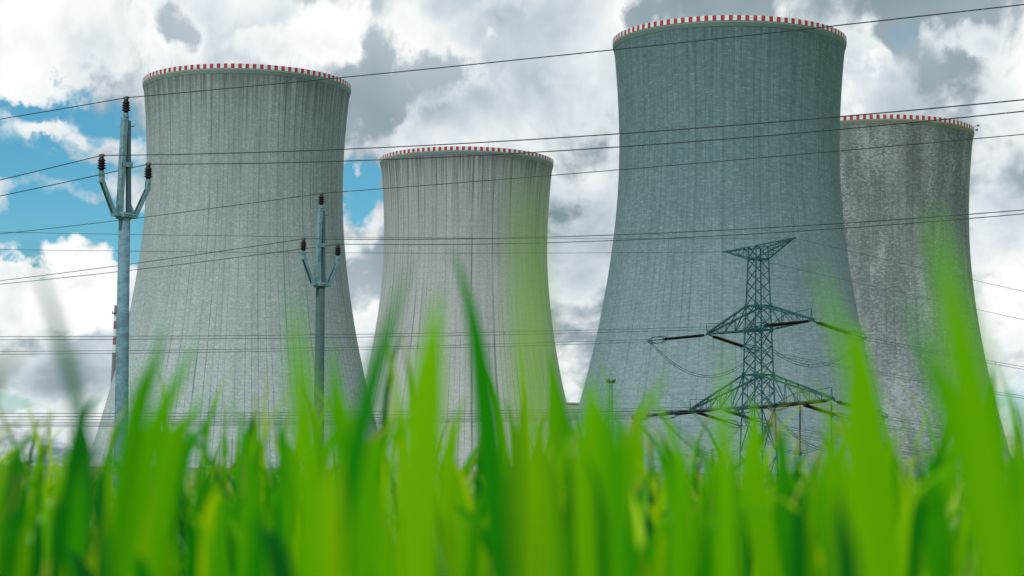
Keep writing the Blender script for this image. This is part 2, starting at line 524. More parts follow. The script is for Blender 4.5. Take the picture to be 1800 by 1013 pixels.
# ------------------------------------------------------------------ setting: the field
def gz(y):                                  # the field rises gently to the plant's terrace
    t = min(max((y - 25) / 650.0, 0.0), 1.0)
    return 14.5 * (0.75 * t + 0.25 * t * t * (3 - 2 * t))


def build_ground():
    bm = bmesh.new()
    ys = [-3000, -300, -30, -5, 0, 5, 10, 25, 45, 70, 110, 170, 250, 350, 450, 560, 675, 800, 1000, 1400, 2500, 6000, 12000]
    xs = [-9000, -3000, -1200, -600, -300, -120, -40, -10, 0, 10, 40, 120, 300, 600, 1200, 3000, 9000]
    g = [[bm.verts.new((x, y, gz(y))) for x in xs] for y in ys]
    for j in range(len(ys) - 1):
        for i in range(len(xs) - 1):
            bm.faces.new((g[j][i], g[j][i + 1], g[j + 1][i + 1], g[j + 1][i]))
    tag(obj('ground', bm, M['field'], smooth=True), kind='structure')


build_ground()

# ------------------------------------------------------------------ cooling towers
RT = 41.0                                   # rim radius in metres
PROF = [(0.0, 41.0), (2.0, 41.0), (3.6, 40.5), (5.6, 40.2), (7.0, 40.05), (15, 39.35), (25, 38.75), (36, 38.4), (47, 38.5),
        (57, 39.0), (65, 39.7), (73, 40.6), (83, 42.0), (93, 43.7), (102, 45.4), (110, 47.2), (120, 49.6), (130, 52.2), (140, 54.9), (150, 57.6), (156, 59.2), (163, 61.1)]


def prof_r(d):
    for (a, ra), (b, rb) in zip(PROF, PROF[1:]):
        if d <= b:
            t = (d - a) / (b - a)
            return ra + (rb - ra) * t
    return PROF[-1][1]


def smooth_r(d):                            # gentle smoothing under the lip
    if d < 8: return prof_r(d)
    return sum(prof_r(d + k) for k in (-3, -1.5, 0, 1.5, 3)) / 5 if d < 158 else prof_r(d)


def tower(px, py, width, mc, ml, label, lamps=(), rods=(), spin=0.0):
    depth = F * 2 * RT / width
    c = P(px, py, depth)
    base = gz(c.y)
    H = c.z - base
    print('tower', px, 'centre', [round(x, 1) for x in c], 'height', round(H, 1))
    root = empty('cooling_tower', (c.x, c.y, base))
    tag(root, label, 'cooling tower', 'cooling towers of the power station')
    n = 160
    # shell
    bm = bmesh.new()
    uvl = bm.loops.layers.uv.new('UVMap')
    ds = [3.6, 5.6] + [7 + (H - 7) * (k / 44.0) for k in range(45)]
    def ring(d, dr):
        r = smooth_r(d) - dr
        return [bm.verts.new((r * math.cos(2 * math.pi * k / n + math.pi / 2), r * math.sin(2 * math.pi * k / n + math.pi / 2), H - d)) for k in range(n)]
    outer = [ring(d, 0) for d in ds]
    inner = [ring(d, 0.45) for d in ds]
    def quad(vs, uvs):
        f = bm.faces.new(vs)
        for lp, q in zip(f.loops, uvs): lp[uvl].uv = q
    CU = 90 * 2.86
    for j in range(len(ds) - 1):
        for k in range(n):
            k2 = (k + 1) % n
            u0, u1, v0, v1 = CU * k / n, CU * (k + 1) / n, ds[j], ds[j + 1]
            quad((outer[j + 1][k], outer[j + 1][k2], outer[j][k2], outer[j][k]), ((u0, v1), (u1, v1), (u1, v0), (u0, v0)))
            quad((inner[j][k], inner[j][k2], inner[j + 1][k2], inner[j + 1][k]), ((u0, v0), (u1, v0), (u1, v1), (u0, v1)))
    obj('shell', bm, mc, root, True).rotation_euler = (0, 0, spin)
    # flared lip
    bm = bmesh.new()
    prof = [(RT - 1.3, H - 1.7), (RT - 0.05, H - 1.7), (RT - 0.05, H - 2.3), (smooth_r(3.6) + 0.06, H - 3.6), (smooth_r(3.6) - 0.5, H - 3.6)]
    rings = [[bm.verts.new((r * math.cos(2 * math.pi * k / n), r * math.sin(2 * math.pi * k / n), z)) for k in range(n)] for r, z in prof]
    for i in range(len(rings)):
        a, b = rings[i], rings[(i + 1) % len(rings)]
        for k in range(n): bm.faces.new((a[k], b[k], b[(k + 1) % n], a[(k + 1) % n]))
    obj('rim_lip', bm, ml, root)
    # red and white warning band: 90 pairs of painted fields
    bm = bmesh.new()
    nb = 188
    prof = [(RT, H - 1.72), (RT, H), (RT - 0.35, H), (RT - 0.35, H - 1.72)]
    rings = [[bm.verts.new((r * math.cos(2 * math.pi * k / nb), r * math.sin(2 * math.pi * k / nb), z)) for k in range(nb)] for r, z in prof]
    for i in range(4):
        a, b = rings[i], rings[(i + 1) % 4]
        for k in range(nb):
            f = bm.faces.new((a[k], a[(k + 1) % nb], b[(k + 1) % nb], b[k]))
            f.material_index = k % 2
    obj('warning_band', bm, [M['red'], M['white']], root)
    for ang in rods:
        bm = bmesh.new()
        x, y = (RT - 0.2) * math.sin(R(ang)), -(RT - 0.2) * math.cos(R(ang))
        tube(bm, [(x, y, H), (x, y, H + 2.4)], [0.05, 0.025], 6)
        obj('lightning_rod', bm, M['galv_dark'], root)
    for ang in lamps:
        bm = bmesh.new()
        s, cc = math.sin(R(ang)), -math.cos(R(ang))
        tube(bm, [((RT - 0.2) * s, (RT - 0.2) * cc, H), ((RT + 0.6) * s, (RT + 0.6) * cc, H + 1.0), ((RT + 1.4) * s, (RT + 1.4) * cc, H + 1.1)], 0.1, 6)
        lathe(bm, [(0.05, 0.55), (0.45, 0.5), (0.6, 0.1), (0.55, -0.3), (0.1, -0.35)], 10, ((RT + 1.7) * s, (RT + 1.7) * cc, H + 1.0))
        obj('warning_lamp', bm, M['galv_dark'], root)
    return root


T1 = tower(435, 149, 364, M['c1'], M['lip1'], 'tall grey cooling tower with dark vertical streaks, behind both utility poles', rods=(-62, -38, -14, 8, 30, 55), spin=0.3)
T2 = tower(820.5, 283, 305, M['c2'], M['lip1'], 'pale grey cooling tower with sooty run-off at its rim, smallest, standing farthest back', rods=(-50, -20, 15, 45), spin=1.1)
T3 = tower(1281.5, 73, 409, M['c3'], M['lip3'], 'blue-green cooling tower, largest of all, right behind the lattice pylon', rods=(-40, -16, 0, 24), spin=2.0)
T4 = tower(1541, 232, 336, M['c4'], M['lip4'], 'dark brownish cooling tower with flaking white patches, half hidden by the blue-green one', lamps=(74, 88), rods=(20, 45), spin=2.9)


# ------------------------------------------------------------------ chimney and hall behind
def chimney():
    top = P(203.7, 537, 1200)
    base = gz(top.y)
    H = top.z - base
    root = empty('chimney', (top.x, top.y, base))
    tag(root, 'slim red and white banded chimney beside the near utility pole', 'chimney')
    bm = bmesh.new()
    n = 24
    zs = [0, 20, 40] + [H - 4.3 * 14 + 4.3 * k for k in range(15)]
    zs = sorted(zs)
    rad = lambda z: 0.82 + 1.5 * (1 - z / H)
    rings = [[bm.verts.new((rad(z) * math.cos(2 * math.pi * k / n), rad(z) * math.sin(2 * math.pi * k / n), z)) for k in range(n)] for z in zs]
    for j, (a, b) in enumerate(zip(rings, rings[1:])):
        fromtop = len(zs) - 2 - j
        mi = (0 if fromtop % 2 == 0 else 1) if fromtop < 6 else 2
        for k in range(n):
            f = bm.faces.new((a[k], a[(k + 1) % n], b[(k + 1) % n], b[k])); f.material_index = mi
    bm.faces.new(rings[-1]); bm.faces.new(rings[0][::-1])
    m_r = weathered('faded_red_chimney', (0.22, 0.10, 0.14), (0.27, 0.13, 0.17), 0.2, 0.7)
    m_w = weathered('white_chimney', (0.5, 0.58, 0.62), (0.56, 0.64, 0.68), 0.2, 0.7)
    m_g = weathered('brown_grey_chimney', (0.15, 0.13, 0.15), (0.19, 0.17, 0.18), 0.2, 0.8)
    obj('shaft', bm, [m_r, m_w, m_g], root)
    bm = bmesh.new()
    zb = H - 4.3
    lathe(bm, [(0.8, zb - 0.5), (1.9, zb - 0.1), (1.95, zb + 0.1), (0.9, zb + 0.12)], 20)
    obj('platform', bm, M['galv_dark'], root)
    bm = bmesh.new()
    lathe(bm, [(0.1, zb + 0.1), (0.35, zb + 0.2), (0.35, zb + 0.9), (0.1, zb + 1.1)], 8, (-1.6, 0, 0))
    obj('warning_lamp', bm, M['galv_dark'], root)


def hall():
    c = P(1000, 707.5, 1240)
    base = gz(c.y)
    H = c.z - base
    root = empty('industrial_hall', (c.x, c.y, base))
    tag(root, 'flat roofed pale green plant building seen in the gap between two towers', 'building')
    bm = bmesh.new()
    w, dp = 46, 30
    def box(x0, x1, y0, y1, z0, z1):
        vs = [bm.verts.new((x, y, z)) for z in (z0, z1) for x, y in ((x0, y0), (x1, y0), (x1, y1), (x0, y1))]
        for i in range(4): bm.faces.new((vs[i], vs[(i + 1) % 4], vs[4 + (i + 1) % 4], vs[4 + i]))
        bm.faces.new(vs[3::-1]); bm.faces.new(vs[4:])
    box(-w / 2, w / 2, 0, dp, 0, H - 0.8)
    for k in range(24):                     # cladding ribs
        x = -w / 2 + 1 + k * 1.91
        box(x, x + 0.12, -0.1, -0.003, 0, H - 0.9)
    obj('wall', bm, M['hall'], root)
    bm = bmesh.new()
    box(-w / 2 - 0.3, w / 2 + 0.3, -0.4, dp + 0.3, H - 0.79, H)
    obj('roof', bm, M['roof'], root)


chimney()
hall()


# ------------------------------------------------------------------ concrete utility poles
LD1 = Vector((0.757, -0.653, 0))            # directions of the two medium-voltage lines
LD2 = Vector((0.727, -0.686, 0))
PD1, PD2 = 58.0, 75.0
A1 = P(222, 172, PD1)                       # wire height on the poles
A2 = P(565, 340, PD2)


def insulator(root, x, z):
    """post insulator standing at local (x,0,z); the wire lies in its clamp 0.42 m above"""
    bm = bmesh.new()
    prof = [(0.06, z)]
    for k in range(4):
        zz = z + 0.05 + k * 0.066
        prof += [(0.072, zz), (0.118 - 0.004 * k, zz + 0.008), (0.112 - 0.004 * k, zz + 0.02), (0.075, zz + 0.045)]
    prof += [(0.06, z + 0.33), (0.05, z + 0.36)]
    lathe(bm, prof, 18, (x, 0, 0))
    o = obj('insulator', bm, M['porcelain'], root)
    bm = bmesh.new()
    lathe(bm, [(0.078, z - 0.11), (0.078, z - 0.02), (0.05, z)], 14, (x, 0, 0))
    obj('insulator_foot', bm, M['galv'], o)
    bm = bmesh.new()
    bar(bm, (x, -0.075, z + 0.395), (x, 0.075, z + 0.395), 0.075, 0.07)
    tube(bm, [(x, 0, z + 0.355), (x, 0, z + 0.37)], 0.045, 10)
    obj('wire_clamp', bm, M['galv_dark'], o)


def make_pole(H):
    """local x runs along the arms, origin at the ground; H = wire height of the top insulator"""
    root = empty('utility_pole', (0, 0, 0))
    zt = H - 3.08                           # top of the concrete column
    bm = bmesh.new()
    lathe(bm, [(0.19, -0.3), (0.188, 0), (0.148, zt - 0.01), (0.138, zt)], 28)
    obj('column', bm, M['pole'], root, True)
    # A-shaped steel head of two box sections
    zi = H - 0.40
    for s, x0, x1 in ((-1, -0.155, -0.045), (1, 0.12, 0.075)):
        bm = bmesh.new()
        bar(bm, (x0, -0.02 * s, zt - 0.15), (x1, 0, zi - 0.14 - (0.06 if s > 0 else 0)), 0.15 if s < 0 else 0.10, 0.13 if s < 0 else 0.11)
        obj('head_beam', bm, M['galv'] if s < 0 else M['galv_shade'], root)
    bm = bmesh.new()
    bar(bm, (-0.085, 0, zi - 0.135), (0.085, 0, zi - 0.135), 0.03, 0.14)
    obj('head_plate', bm, M['galv'], root)
    for y in (-0.09, 0.09):
        bm = bmesh.new()
        bar(bm, (-0.15, y, H - 1.78), (0.17, y, H - 1.78), 0.02, 0.13)
        obj('clamp_strap', bm, M['galv'], root)
    insulator(root, 0, zi)
    bm = bmesh.new()
    tube(bm, [(0.08, 0, H - 0.74), (0.16, -0.05, H - 0.75), (0.21, -0.08, H - 0.74), (0.235, -0.09, H - 0.68)], 0.014, 6)
    obj('hook', bm, M['galv_dark'], root)
    # collar with gussets
    bm = bmesh.new()
    lathe(bm, [(0.15, zt - 0.10), (0.205, zt - 0.10), (0.205, zt + 0.02), (0.15, zt + 0.02)], 24)
    bar(bm, (-0.38, 0, zt - 0.05), (0.38, 0, zt - 0.05), 0.2, 0.085)
    for s in (-1, 1):
        vs = [bm.verts.new((s * x, y, z)) for y in (-0.02, 0.02) for x, z in ((0.13, zt + 0.42), (0.13, zt + 0.0), (0.36, zt + 0.0))]
        bm.faces.new(vs[:3]); bm.faces.new(vs[5:2:-1])
        for i in range(3): bm.faces.new((vs[i], vs[(i + 1) % 3], vs[3 + (i + 1) % 3], vs[3 + i]))
    for y in (-0.23, 0.23):
        tube(bm, [(-0.2, y, zt - 0.04), (0.2, y, zt - 0.04)], 0.02, 6)
    obj('collar', bm, M['galv'], root)
    for s, ze in ((-1, H - 2.28), (1, H - 2.32)):
        bm = bmesh.new()
        a, b = Vector((s * 0.33, 0, zt - 0.06)), Vector((s * 0.77, 0, ze))
        for y in (-0.05, 0.05):             # channel section: two flanges and a web
            bar(bm, a + Vector((0, y, 0)), b + Vector((0, y, 0)), 0.012, 0.105)
        bar(bm, a, b, 0.088, 0.014)
        bar(bm, b - Vector((0, 0, 0.06)), b + Vector((0, 0, 0.17)), 0.11, 0.112)
        obj('arm', bm, M['galv'], root)
        insulator(root, s * 0.78, ze + 0.25)
    return root


ga = gz(A1.y)
pole1 = make_pole(A1.z - ga)
def stand(pole, top, yaw, tilt):            # both poles have settled a little out of plumb
    pole.matrix_world = Matrix.Translation(top) @ Matrix.Rotation(-tilt, 4, 'Y') @ Matrix.Rotation(yaw, 4, 'Z') @ Matrix.Translation((0, 0, -(A1.z - ga)))


stand(pole1, A1, math.atan2(0.757, 0.653), 0.014)
tag(pole1, 'tall pale blue-grey utility pole, nearer, with three black post insulators, left of the streaked tower', 'utility pole', 'concrete utility poles')
pole2 = copy_tree(pole1)
stand(pole2, A2, math.atan2(0.727, 0.686), 0.009)
tag(pole2, 'darker, more distant utility pole in front of the streaked tower at the grass tips', 'utility pole', 'concrete utility poles')
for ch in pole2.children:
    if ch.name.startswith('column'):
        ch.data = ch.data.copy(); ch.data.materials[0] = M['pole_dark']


# ------------------------------------------------------------------ medium-voltage wires
def on_plane(p0, d, px, py):                # where a sight line meets the vertical plane of a line
    nrm = Vector((-d.y, d.x, 0))
    r = ray(px, py)
    return CAM + r * ((p0 - CAM).dot(nrm) / r.dot(nrm))


def wire(p0, d, left, right, label, r=0.0125, tl=46, trr=70):
    def fit(pts, deg):
        q = [(0.0, p0.z)] + [((on_plane(p0, d, *p) - p0).dot(d), on_plane(p0, d, *p).z) for p in pts]
        t = np.array([a for a, _ in q]); z = np.array([b for _, b in q])
        w = np.ones(len(q)); w[0] = 6
        return np.polyfit(t, z, deg, w=w)
    fl, fr_ = fit(left, 1), fit(right, 2)
    pts = []
    for t in np.linspace(-tl, 0, 24)[:-1]:
        pts.append(p0 + d * float(t) + Vector((0, 0, float(np.polyval(fl, t) + 0.0006 * t * (t + 14)) - p0.z)))
    for t in np.linspace(0, trr, 50):
        pts.append(p0 + d * float(t) + Vector((0, 0, float(np.polyval(fr_, t)) - p0.z)))
    bm = bmesh.new()
    tube(bm, pts, r, 6)
    tag(obj('overhead_wire', bm, M['wire'], smooth=True), label, 'wire', 'black wires on the utility poles')


def attach(pole, x, up):
    bpy.context.view_layer.update()
    return pole.matrix_world @ Vector((x, 0, up))


HP = A1.z - ga
zl, zr = HP - 2.28 + 0.25 + 0.40, HP - 2.32 + 0.25 + 0.40
wire(attach(pole1, 0, HP), LD1, [(0, 208)], [(617, 135), (1050, 90.5), (1500, 42), (1800, 8)], 'black wire highest in the sky, on the top insulator of the nearer pole')
wire(attach(pole1, -0.78, zl), LD1, [(0, 315)], [(600, 264), (1050, 237), (1440, 207.5), (1762, 180)], 'black wire on the left arm of the nearer pole')
wire(attach(pole1, 0.78, zr), LD1, [(0, 343)], [(600, 288), (1090, 255), (1440, 229), (1800, 198)], 'black wire on the right arm of the nearer pole')
wire(attach(pole2, 0, HP), LD2, [(0, 413), (118, 400), (276, 378)], [(600, 337.4), (1050, 301.5), (1440, 269), (1800, 236)], 'black wire on the top insulator of the darker, more distant pole')
wire(attach(pole2, -0.78, zl), LD2, [(0, 492), (209, 472.6)], [(1050, 414.6), (1440, 394.7), (1800, 369.5)], 'black wire on the left arm of the darker, more distant pole')
wire(attach(pole2, 0.78, zr), LD2, [(0, 503)], [(1050, 425.4), (1440, 402.3), (1800, 377)], 'black wire on the right arm of the darker, more distant pole')


# ------------------------------------------------------------------ lattice pylon
PYD = 210.0
pc = PY(1333, 600, PYD)
UA = Vector((0.438, -0.899, 0))             # along the crossarms (towards the viewer on the right)
VA = Vector((0.899, 0.438, 0))              # along the line, away on the right
pz = gz(PYD)
pylon = empty('lattice_pylon', (pc.x, pc.y, pz))
tag(pylon, 'dark teal steel lattice pylon with three crossarms in front of the largest tower', 'pylon')
ZO = CAMZ - pz                              # camera-relative heights -> local heights


def L(u, v, z):
    return UA * u + VA * v + Vector((0, 0, z + ZO))


def half(z): return (2.10 - 0.0440 * z) / math.sqrt(2)


def build_pylon():
    zs = [-2.0, 2.6, 6.4, 10.8, 12.35, 13.9, 15.3, 16.75, 18.2, 19.4, 20.5, 21.7, 22.8, 23.9, 25.0, 26.2]
    C4 = ((-1, -1), (1, -1), (1, 1), (-1, 1))
    bm = bmesh.new()
    for (su, sv) in C4:
        bar(bm, L(su * half(-2), sv * half(-2), -3.5), L(su * half(26.2), sv * half(26.2), 26.2), 0.13)
    for z0, z1 in zip(zs, zs[1:]):
        for i in range(4):
            a, b = C4[i], C4[(i + 1) % 4]
            p = lambda c, z: L(c[0] * half(z), c[1] * half(z), z)
            bar(bm, p(a, z0), p(b, z1), 0.07)
            if z1 - z0 > 1.25: bar(bm, p(b, z0), p(a, z1), 0.055)
            if z0 in (10.8, 13.9, 18.2, 20.5, 25.0): bar(bm, p(a, z0), p(b, z0), 0.12)
        if z0 in (13.9, 20.5, 18.2):        # gusset plates
            for c in C4:
                q = L(c[0] * half(z0), c[1] * half(z0), z0)
                bar(bm, q - Vector((0, 0, 0.25)), q + Vector((0, 0, 0.25)), 0.30, 0.26)
    for a, b in (((-1, -1), (1, 1)), ((1, -1), (-1, 1))):
        bar(bm, L(a[0] * half(26.2), a[1] * half(26.2), 26.2), L(b[0] * half(26.2), b[1] * half(26.2), 26.2), 0.07)
    obj('lattice_body', bm, M['lattice'], pylon)

    def arm(zb, zt, ln, n, post, bottom=0.13):
        bm = bmesh.new()
        for s in (-1, 1):
            hb, ht = half(zb), half(zt)
            tip = L(s * ln, 0, zb + 0.25)
            for sv in (-1, 1):
                bar(bm, L(s * hb, sv * hb, zb), tip + VA * sv * 0.15, bottom)
                bar(bm, L(s * ht, sv * ht, zt), tip + VA * sv * 0.12 + Vector((0, 0, 0.1)), 0.15)
            prev = None
            for k in range(1, n + 1):
                t = k / (n + 1)
                lo = [L(s * (hb + (ln - hb) * t), sv * (hb * (1 - t) + 0.15 * t), zb + 0.25 * t) for sv in (-1, 1)]
                hi = [L(s * (ht + (ln - ht) * t), sv * (ht * (1 - t) + 0.12 * t), zt * (1 - t) + (zb + 0.35) * t) for sv in (-1, 1)]
                for q in (0, 1):
                    bar(bm, lo[q], hi[q], 0.06)
                bar(bm, lo[0], lo[1], 0.06); bar(bm, hi[0], hi[1], 0.06)
                if prev:
                    for q in (0, 1):
                        bar(bm, prev[1][q], lo[q], 0.06)
                    bar(bm, prev[0][0], lo[1], 0.06)
                else:
                    for q, sv in ((0, -1), (1, 1)): bar(bm, L(s * ht, sv * ht, zt), lo[q], 0.075)
                prev = (lo, hi)
            if post:                        # small upright frame with a stay near the tip
                a = L(s * (ln - 0.1), -0.15, zb + 0.3)
                b = L(s * (ln + 0.1), -0.15, zb + 1.3)
                bar(bm, a, b, 0.05); bar(bm, L(s * (ln + 0.15), -0.1, zb + 0.3), b, 0.05)
                bar(bm, b, L(s * ln * 0.55, -0.4, zb + 1.0), 0.05)
                bar(bm, L(s * ln * 0.55, -0.4, zb + 1.0), L(s * ln * 0.55, -0.4, zb + 0.1), 0.05)
                bar(bm, L(s * ln * 0.55, -0.4, zb + 1.0), L(s * ln * 0.30, -0.6, zb + 0.1), 0.05)
            bar(bm, tip - UA * s * 0.35, tip + UA * s * 0.2, 0.34, 0.2)
        obj('crossarm', bm, M['lattice'], pylon)

    arm(10.8, 13.9, 12.4, 4, True)
    arm(18.2, 20.5, 9.2, 3, True)
    # earth-wire arm: flat top, keel below
    bm = bmesh.new()
    for s in (-1, 1):
        h0, h1 = half(25.0), half(26.2)
        tip = L(s * 6.1, 0, 26.35)
        for sv in (-1, 1):
            bar(bm, L(s * h0, sv * h0, 25.0), tip, 0.10)
            bar(bm, L(s * h1, sv * h1, 26.2), tip, 0.10)
        for k in range(1, 5):
            t = k / 5
            lo = [L(s * (h0 + (6.1 - h0) * t), sv * h0 * (1 - t), 25.0 + 1.35 * t) for sv in (-1, 1)]
            hi = [L(s * (h1 + (6.1 - h1) * t), sv * h1 * (1 - t), 26.2 + 0.15 * t) for sv in (-1, 1)]
            bar(bm, lo[0], hi[0], 0.05); bar(bm, lo[1], hi[1], 0.05); bar(bm, lo[0], lo[1], 0.05); bar(bm, lo[k % 2], hi[1 - k % 2], 0.05)
        bar(bm, tip - UA * s * 0.6, tip + UA * s * 0.35, 0.16, 0.14)
    bar(bm, L(-half(26.2), 0, 26.35), L(half(26.2), 0, 26.35), 0.08)
    obj('crossarm', bm, M['lattice'], pylon)


build_pylon()

LDIR = (-VA * 1.0 + Vector((0, 0, -0.13))).normalized()      # strings pull left ...
RDIR = (Vector((0.93, 0.36, 0)).normalized() + Vector((0, 0, -0.26))).normalized()   # ... and steeply down on the right


def bent(a, b, sag, n=14):
    a, b = Vector(a), Vector(b)
    return [a.lerp(b, k / n) - Vector((0, 0, 4 * sag * (k / n) * (1 - k / n))) for k in range(n + 1)]


def string(att, d, ln=5.4):
    """double strain string of disc insulators with a grading ring; returns the outer end"""
    x = d.cross(Vector((0, 0, 1))).normalized()
    up = x.cross(d).normalized()
    bm = bmesh.new()
    for s in (-1, 1):
        pts, rs = [], []
        nd = 26
        for k in range(nd):
            t0 = 0.5 + (ln - 0.9) * k / nd
            step = (ln - 0.9) / nd
            for f, r in ((0.0, 0.05), (0.3, 0.145), (0.55, 0.135), (0.85, 0.05)):
                pts.append(att + d * (t0 + step * f) + x * s * 0.2); rs.append(r)
        tube(bm, pts, rs, 8)
        bar(bm, att + x * s * 0.05, att + d * 0.55 + x * s * 0.2, 0.05)
    o = obj('insulator_string', bm, M['disc'], pylon)
    bm = bmesh.new()
    for s in (-1, 1):
        ring = [att + d * (ln + 0.35 + 0.95 * math.cos(q)) + up * 0.33 * math.sin(q) + x * s * 0.3 for q in [2 * math.pi * k / 22 for k in range(23)]]
        tube(bm, ring, 0.035, 6, cap=False)
        bar(bm, att + d * (ln - 0.4) + x * s * 0.2, att + d * (ln + 1.25) + x * s * 0.2, 0.06)
    bar(bm, att + d * (ln - 0.3) - x * 0.25, att + d * (ln - 0.3) + x * 0.25, 0.1)
    bar(bm, att + d * (ln + 1.2) - x * 0.25, att + d * (ln + 1.2) + x * 0.25, 0.12)
    obj('grading_ring', bm, M['lattice'], o)
    return att + d * (ln + 1.2)


def bundle(a, b, sag, label, name='conductor_bundle', grp='twin conductors of the pylon', r=0.022, gap=0.12, n=40):
    d = (b - a).normalized()
    bm = bmesh.new()
    pts = [a.lerp(b, k / n) - Vector((0, 0, 4 * sag * (k / n) * (1 - k / n))) for k in range(n + 1)]
    for dz in ((gap, -gap) if gap else (0,)):
        tube(bm, [p + Vector((0, 0, dz)) for p in pts], r, 5)
    if gap:
        for k in range(3, n, 6): bar(bm, pts[k] - Vector((0, 0, gap)), pts[k] + Vector((0, 0, gap)), 0.05)
    tag(obj(name, bm, M['thin'], smooth=False), label, 'power line' if gap else 'wire', grp)


spots = [(9.2, 18.35, 'front tip of the middle crossarm'), (-9.2, 18.35, 'rear tip of the middle crossarm'),
         (12.4, 10.95, 'front tip of the lowest crossarm'), (6.9, 10.9, 'front half of the lowest crossarm'),
         (-6.9, 10.9, 'rear half of the lowest crossarm'), (-12.4, 10.95, 'rear tip of the lowest crossarm')]
for (u, z, where) in spots:
    att = L(u, 0, z)
    le = string(att - VA * 0.1, LDIR)
    re = string(att + VA * 0.1, RDIR, 4.3)
    bm = bmesh.new()                        # jumper loop below the arm
    for dzz in (0.0, 0.22):
        tube(bm, [p - Vector((0, 0, dzz)) for p in bent(le, re, 2.9 if z > 12 else 3.3, 22)], 0.03, 5)
    for k in (5, 11, 17):
        q = bent(le, re, 2.9 if z > 12 else 3.3, 22)[k]
        bar(bm, q + Vector((0, 0, 0.03)), q - Vector((0, 0, 0.25)), 0.06)
    obj('jumper', bm, M['thin'], pylon)
    base = Vector((pc.x, pc.y, pz))
    wl = base + le
    far = wl - VA * 330 + Vector((0, 0, -1.0))
    bundle(wl, far, 6.0 if z > 12 else 3.9, 'thin twin power line strung left from the ' + where)
    wr = base + re
    bundle(wr, wr + Vector((0.93, 0.36, 0)).normalized() * 190 + Vector((0, 0, -9.0)), 4.0, 'thin twin power line falling right from the ' + where)
for u in (12.0, 6.9):                       # hanging strings that steady the jumpers
    bm = bmesh.new()
    top = L(u, 0.15, 10.8)
    pts, rs = [], []
    for k in range(24):
        for f, r in ((0, 0.035), (0.3, 0.10), (0.55, 0.09), (0.85, 0.035)):
            pts.append(top - Vector((0, 0, 0.2 + 0.17 * (k + f)))); rs.append(r)
    tube(bm, [top] + pts, [0.03] + rs, 8)
    lathe(bm, [(0.05, -0.25), (0.16, -0.15), (0.16, 0.1), (0.05, 0.2)], 8, top - Vector((0, 0, 4.5)))
    obj('hanging_insulator', bm, M['disc'], pylon)
for s, where in ((1, 'front'), (-1, 'rear')):
    tip = Vector((pc.x, pc.y, pz)) + L(s * 6.3, 0, 26.35)
    bundle(tip, tip - VA * 330 + Vector((0, 0, -6)), 4.4, 'single earth wire strung left from the %s tip of the top crossarm' % where, 'earth_wire', 'earth wires of the pylon', 0.02, 0)
    bundle(tip, tip + Vector((0.93, 0.36, 0)).normalized() * 190 + Vector((0, 0, -22)), 2.0, 'single earth wire falling right from the %s tip of the top crossarm' % where, 'earth_wire', 'earth wires of the pylon', 0.02, 0)


# ------------------------------------------------------------------ floodlight mast
def mast():
    top = P(1074, 672, 560)
    base = gz(top.y)
    H = top.z - base
    root = empty('floodlight_mast', (top.x, top.y, base))
    tag(root, 'slender lattice floodlight mast at the left foot of the largest tower', 'light mast')
    bm = bmesh.new()
    w0, w1 = 0.75, 0.35
    C4 = ((-1, -1), (1, -1), (1, 1), (-1, 1))
    wd = lambda z: w0 + (w1 - w0) * z / H
    for c in C4: bar(bm, (c[0] * w0, c[1] * w0, 0), (c[0] * w1, c[1] * w1, H), 0.13)
    n = 18
    for k in range(n):
        z0, z1 = H * k / n, H * (k + 1) / n
        for i in range(4):
            a, b = C4[i], C4[(i + 1) % 4]
            if k % 2: a, b = b, a
            bar(bm, (a[0] * wd(z0), a[1] * wd(z0), z0), (b[0] * wd(z1), b[1] * wd(z1), z1), 0.08)
            bar(bm, (a[0] * wd(z1), a[1] * wd(z1), z1), (b[0] * wd(z1), b[1] * wd(z1), z1), 0.08)
    obj('mast_column', bm, M['galv_dark'], root)
    bm = bmesh.new()
    bar(bm, (-1.1, 0, H + 0.05), (1.1, 0, H + 0.05), 0.25, 0.6)
    bar(bm, (-1.1, 0.3, H - 0.9), (1.1, 0.3, H - 0.9), 0.08)
    obj('lamp_bracket', bm, M['galv_dark'], root)
    for x, mt in ((-0.75, 'lamp_glass'), (0.7, 'galv_dark')):
        bm = bmesh.new()
        lathe(bm, [(0.15, -0.45), (0.5, -0.3), (0.55, 0.1), (0.35, 0.4), (0.1, 0.45)], 14, (0, 0, 0))
        o = obj('floodlight', bm, M[mt], root)
        o.location = (x, -0.2, H + 0.62); o.rotation_euler = (R(70), 0, R(-30 * x))


mast()


# ------------------------------------------------------------------ far wood at the edge of the field
def far_wood():
    rnd = random.Random(5)
    bm = bmesh.new()
    def clump(c, r):
        vs = []
        for k in range(10):
            a, b = rnd.uniform(0, 6.283), rnd.uniform(-1, 1)
            q = math.sqrt(1 - b * b)
            p = c + Vector((q * math.cos(a), q * math.sin(a), b * 0.8)) * r * rnd.uniform(0.5, 1)
            n1 = Vector((rnd.uniform(-1, 1), rnd.uniform(-1, 1), rnd.uniform(-1, 1))).normalized() * r * 0.45
            n2 = n1.orthogonal().normalized() * r * 0.4
            bm.faces.new([bm.verts.new(p + w) for w in (n1, n2, -n1, -n2)])
    for i in range(150):
        x = -480 + i * 5.2 + rnd.uniform(-2, 2)
        y = 1320 + rnd.uniform(0, 60)
        h = rnd.uniform(9, 17)
        z = gz(y)
        bar(bm, (x, y, z), (x, y, z + h * 0.7), 0.5)
        for k in range(26):
            clump(Vector((x + rnd.gauss(0, 2.2), y + rnd.gauss(0, 2.2), z + h * rnd.uniform(0.2, 1.0))), rnd.uniform(1.0, 2.0))
    m = weathered('far_foliage', (0.035, 0.06, 0.03), (0.07, 0.10, 0.045), 0.3, 0.9)
    tag(obj('far_wood', bm, m), 'dark line of distant woodland on the horizon behind the field', 'woodland', kind='stuff')


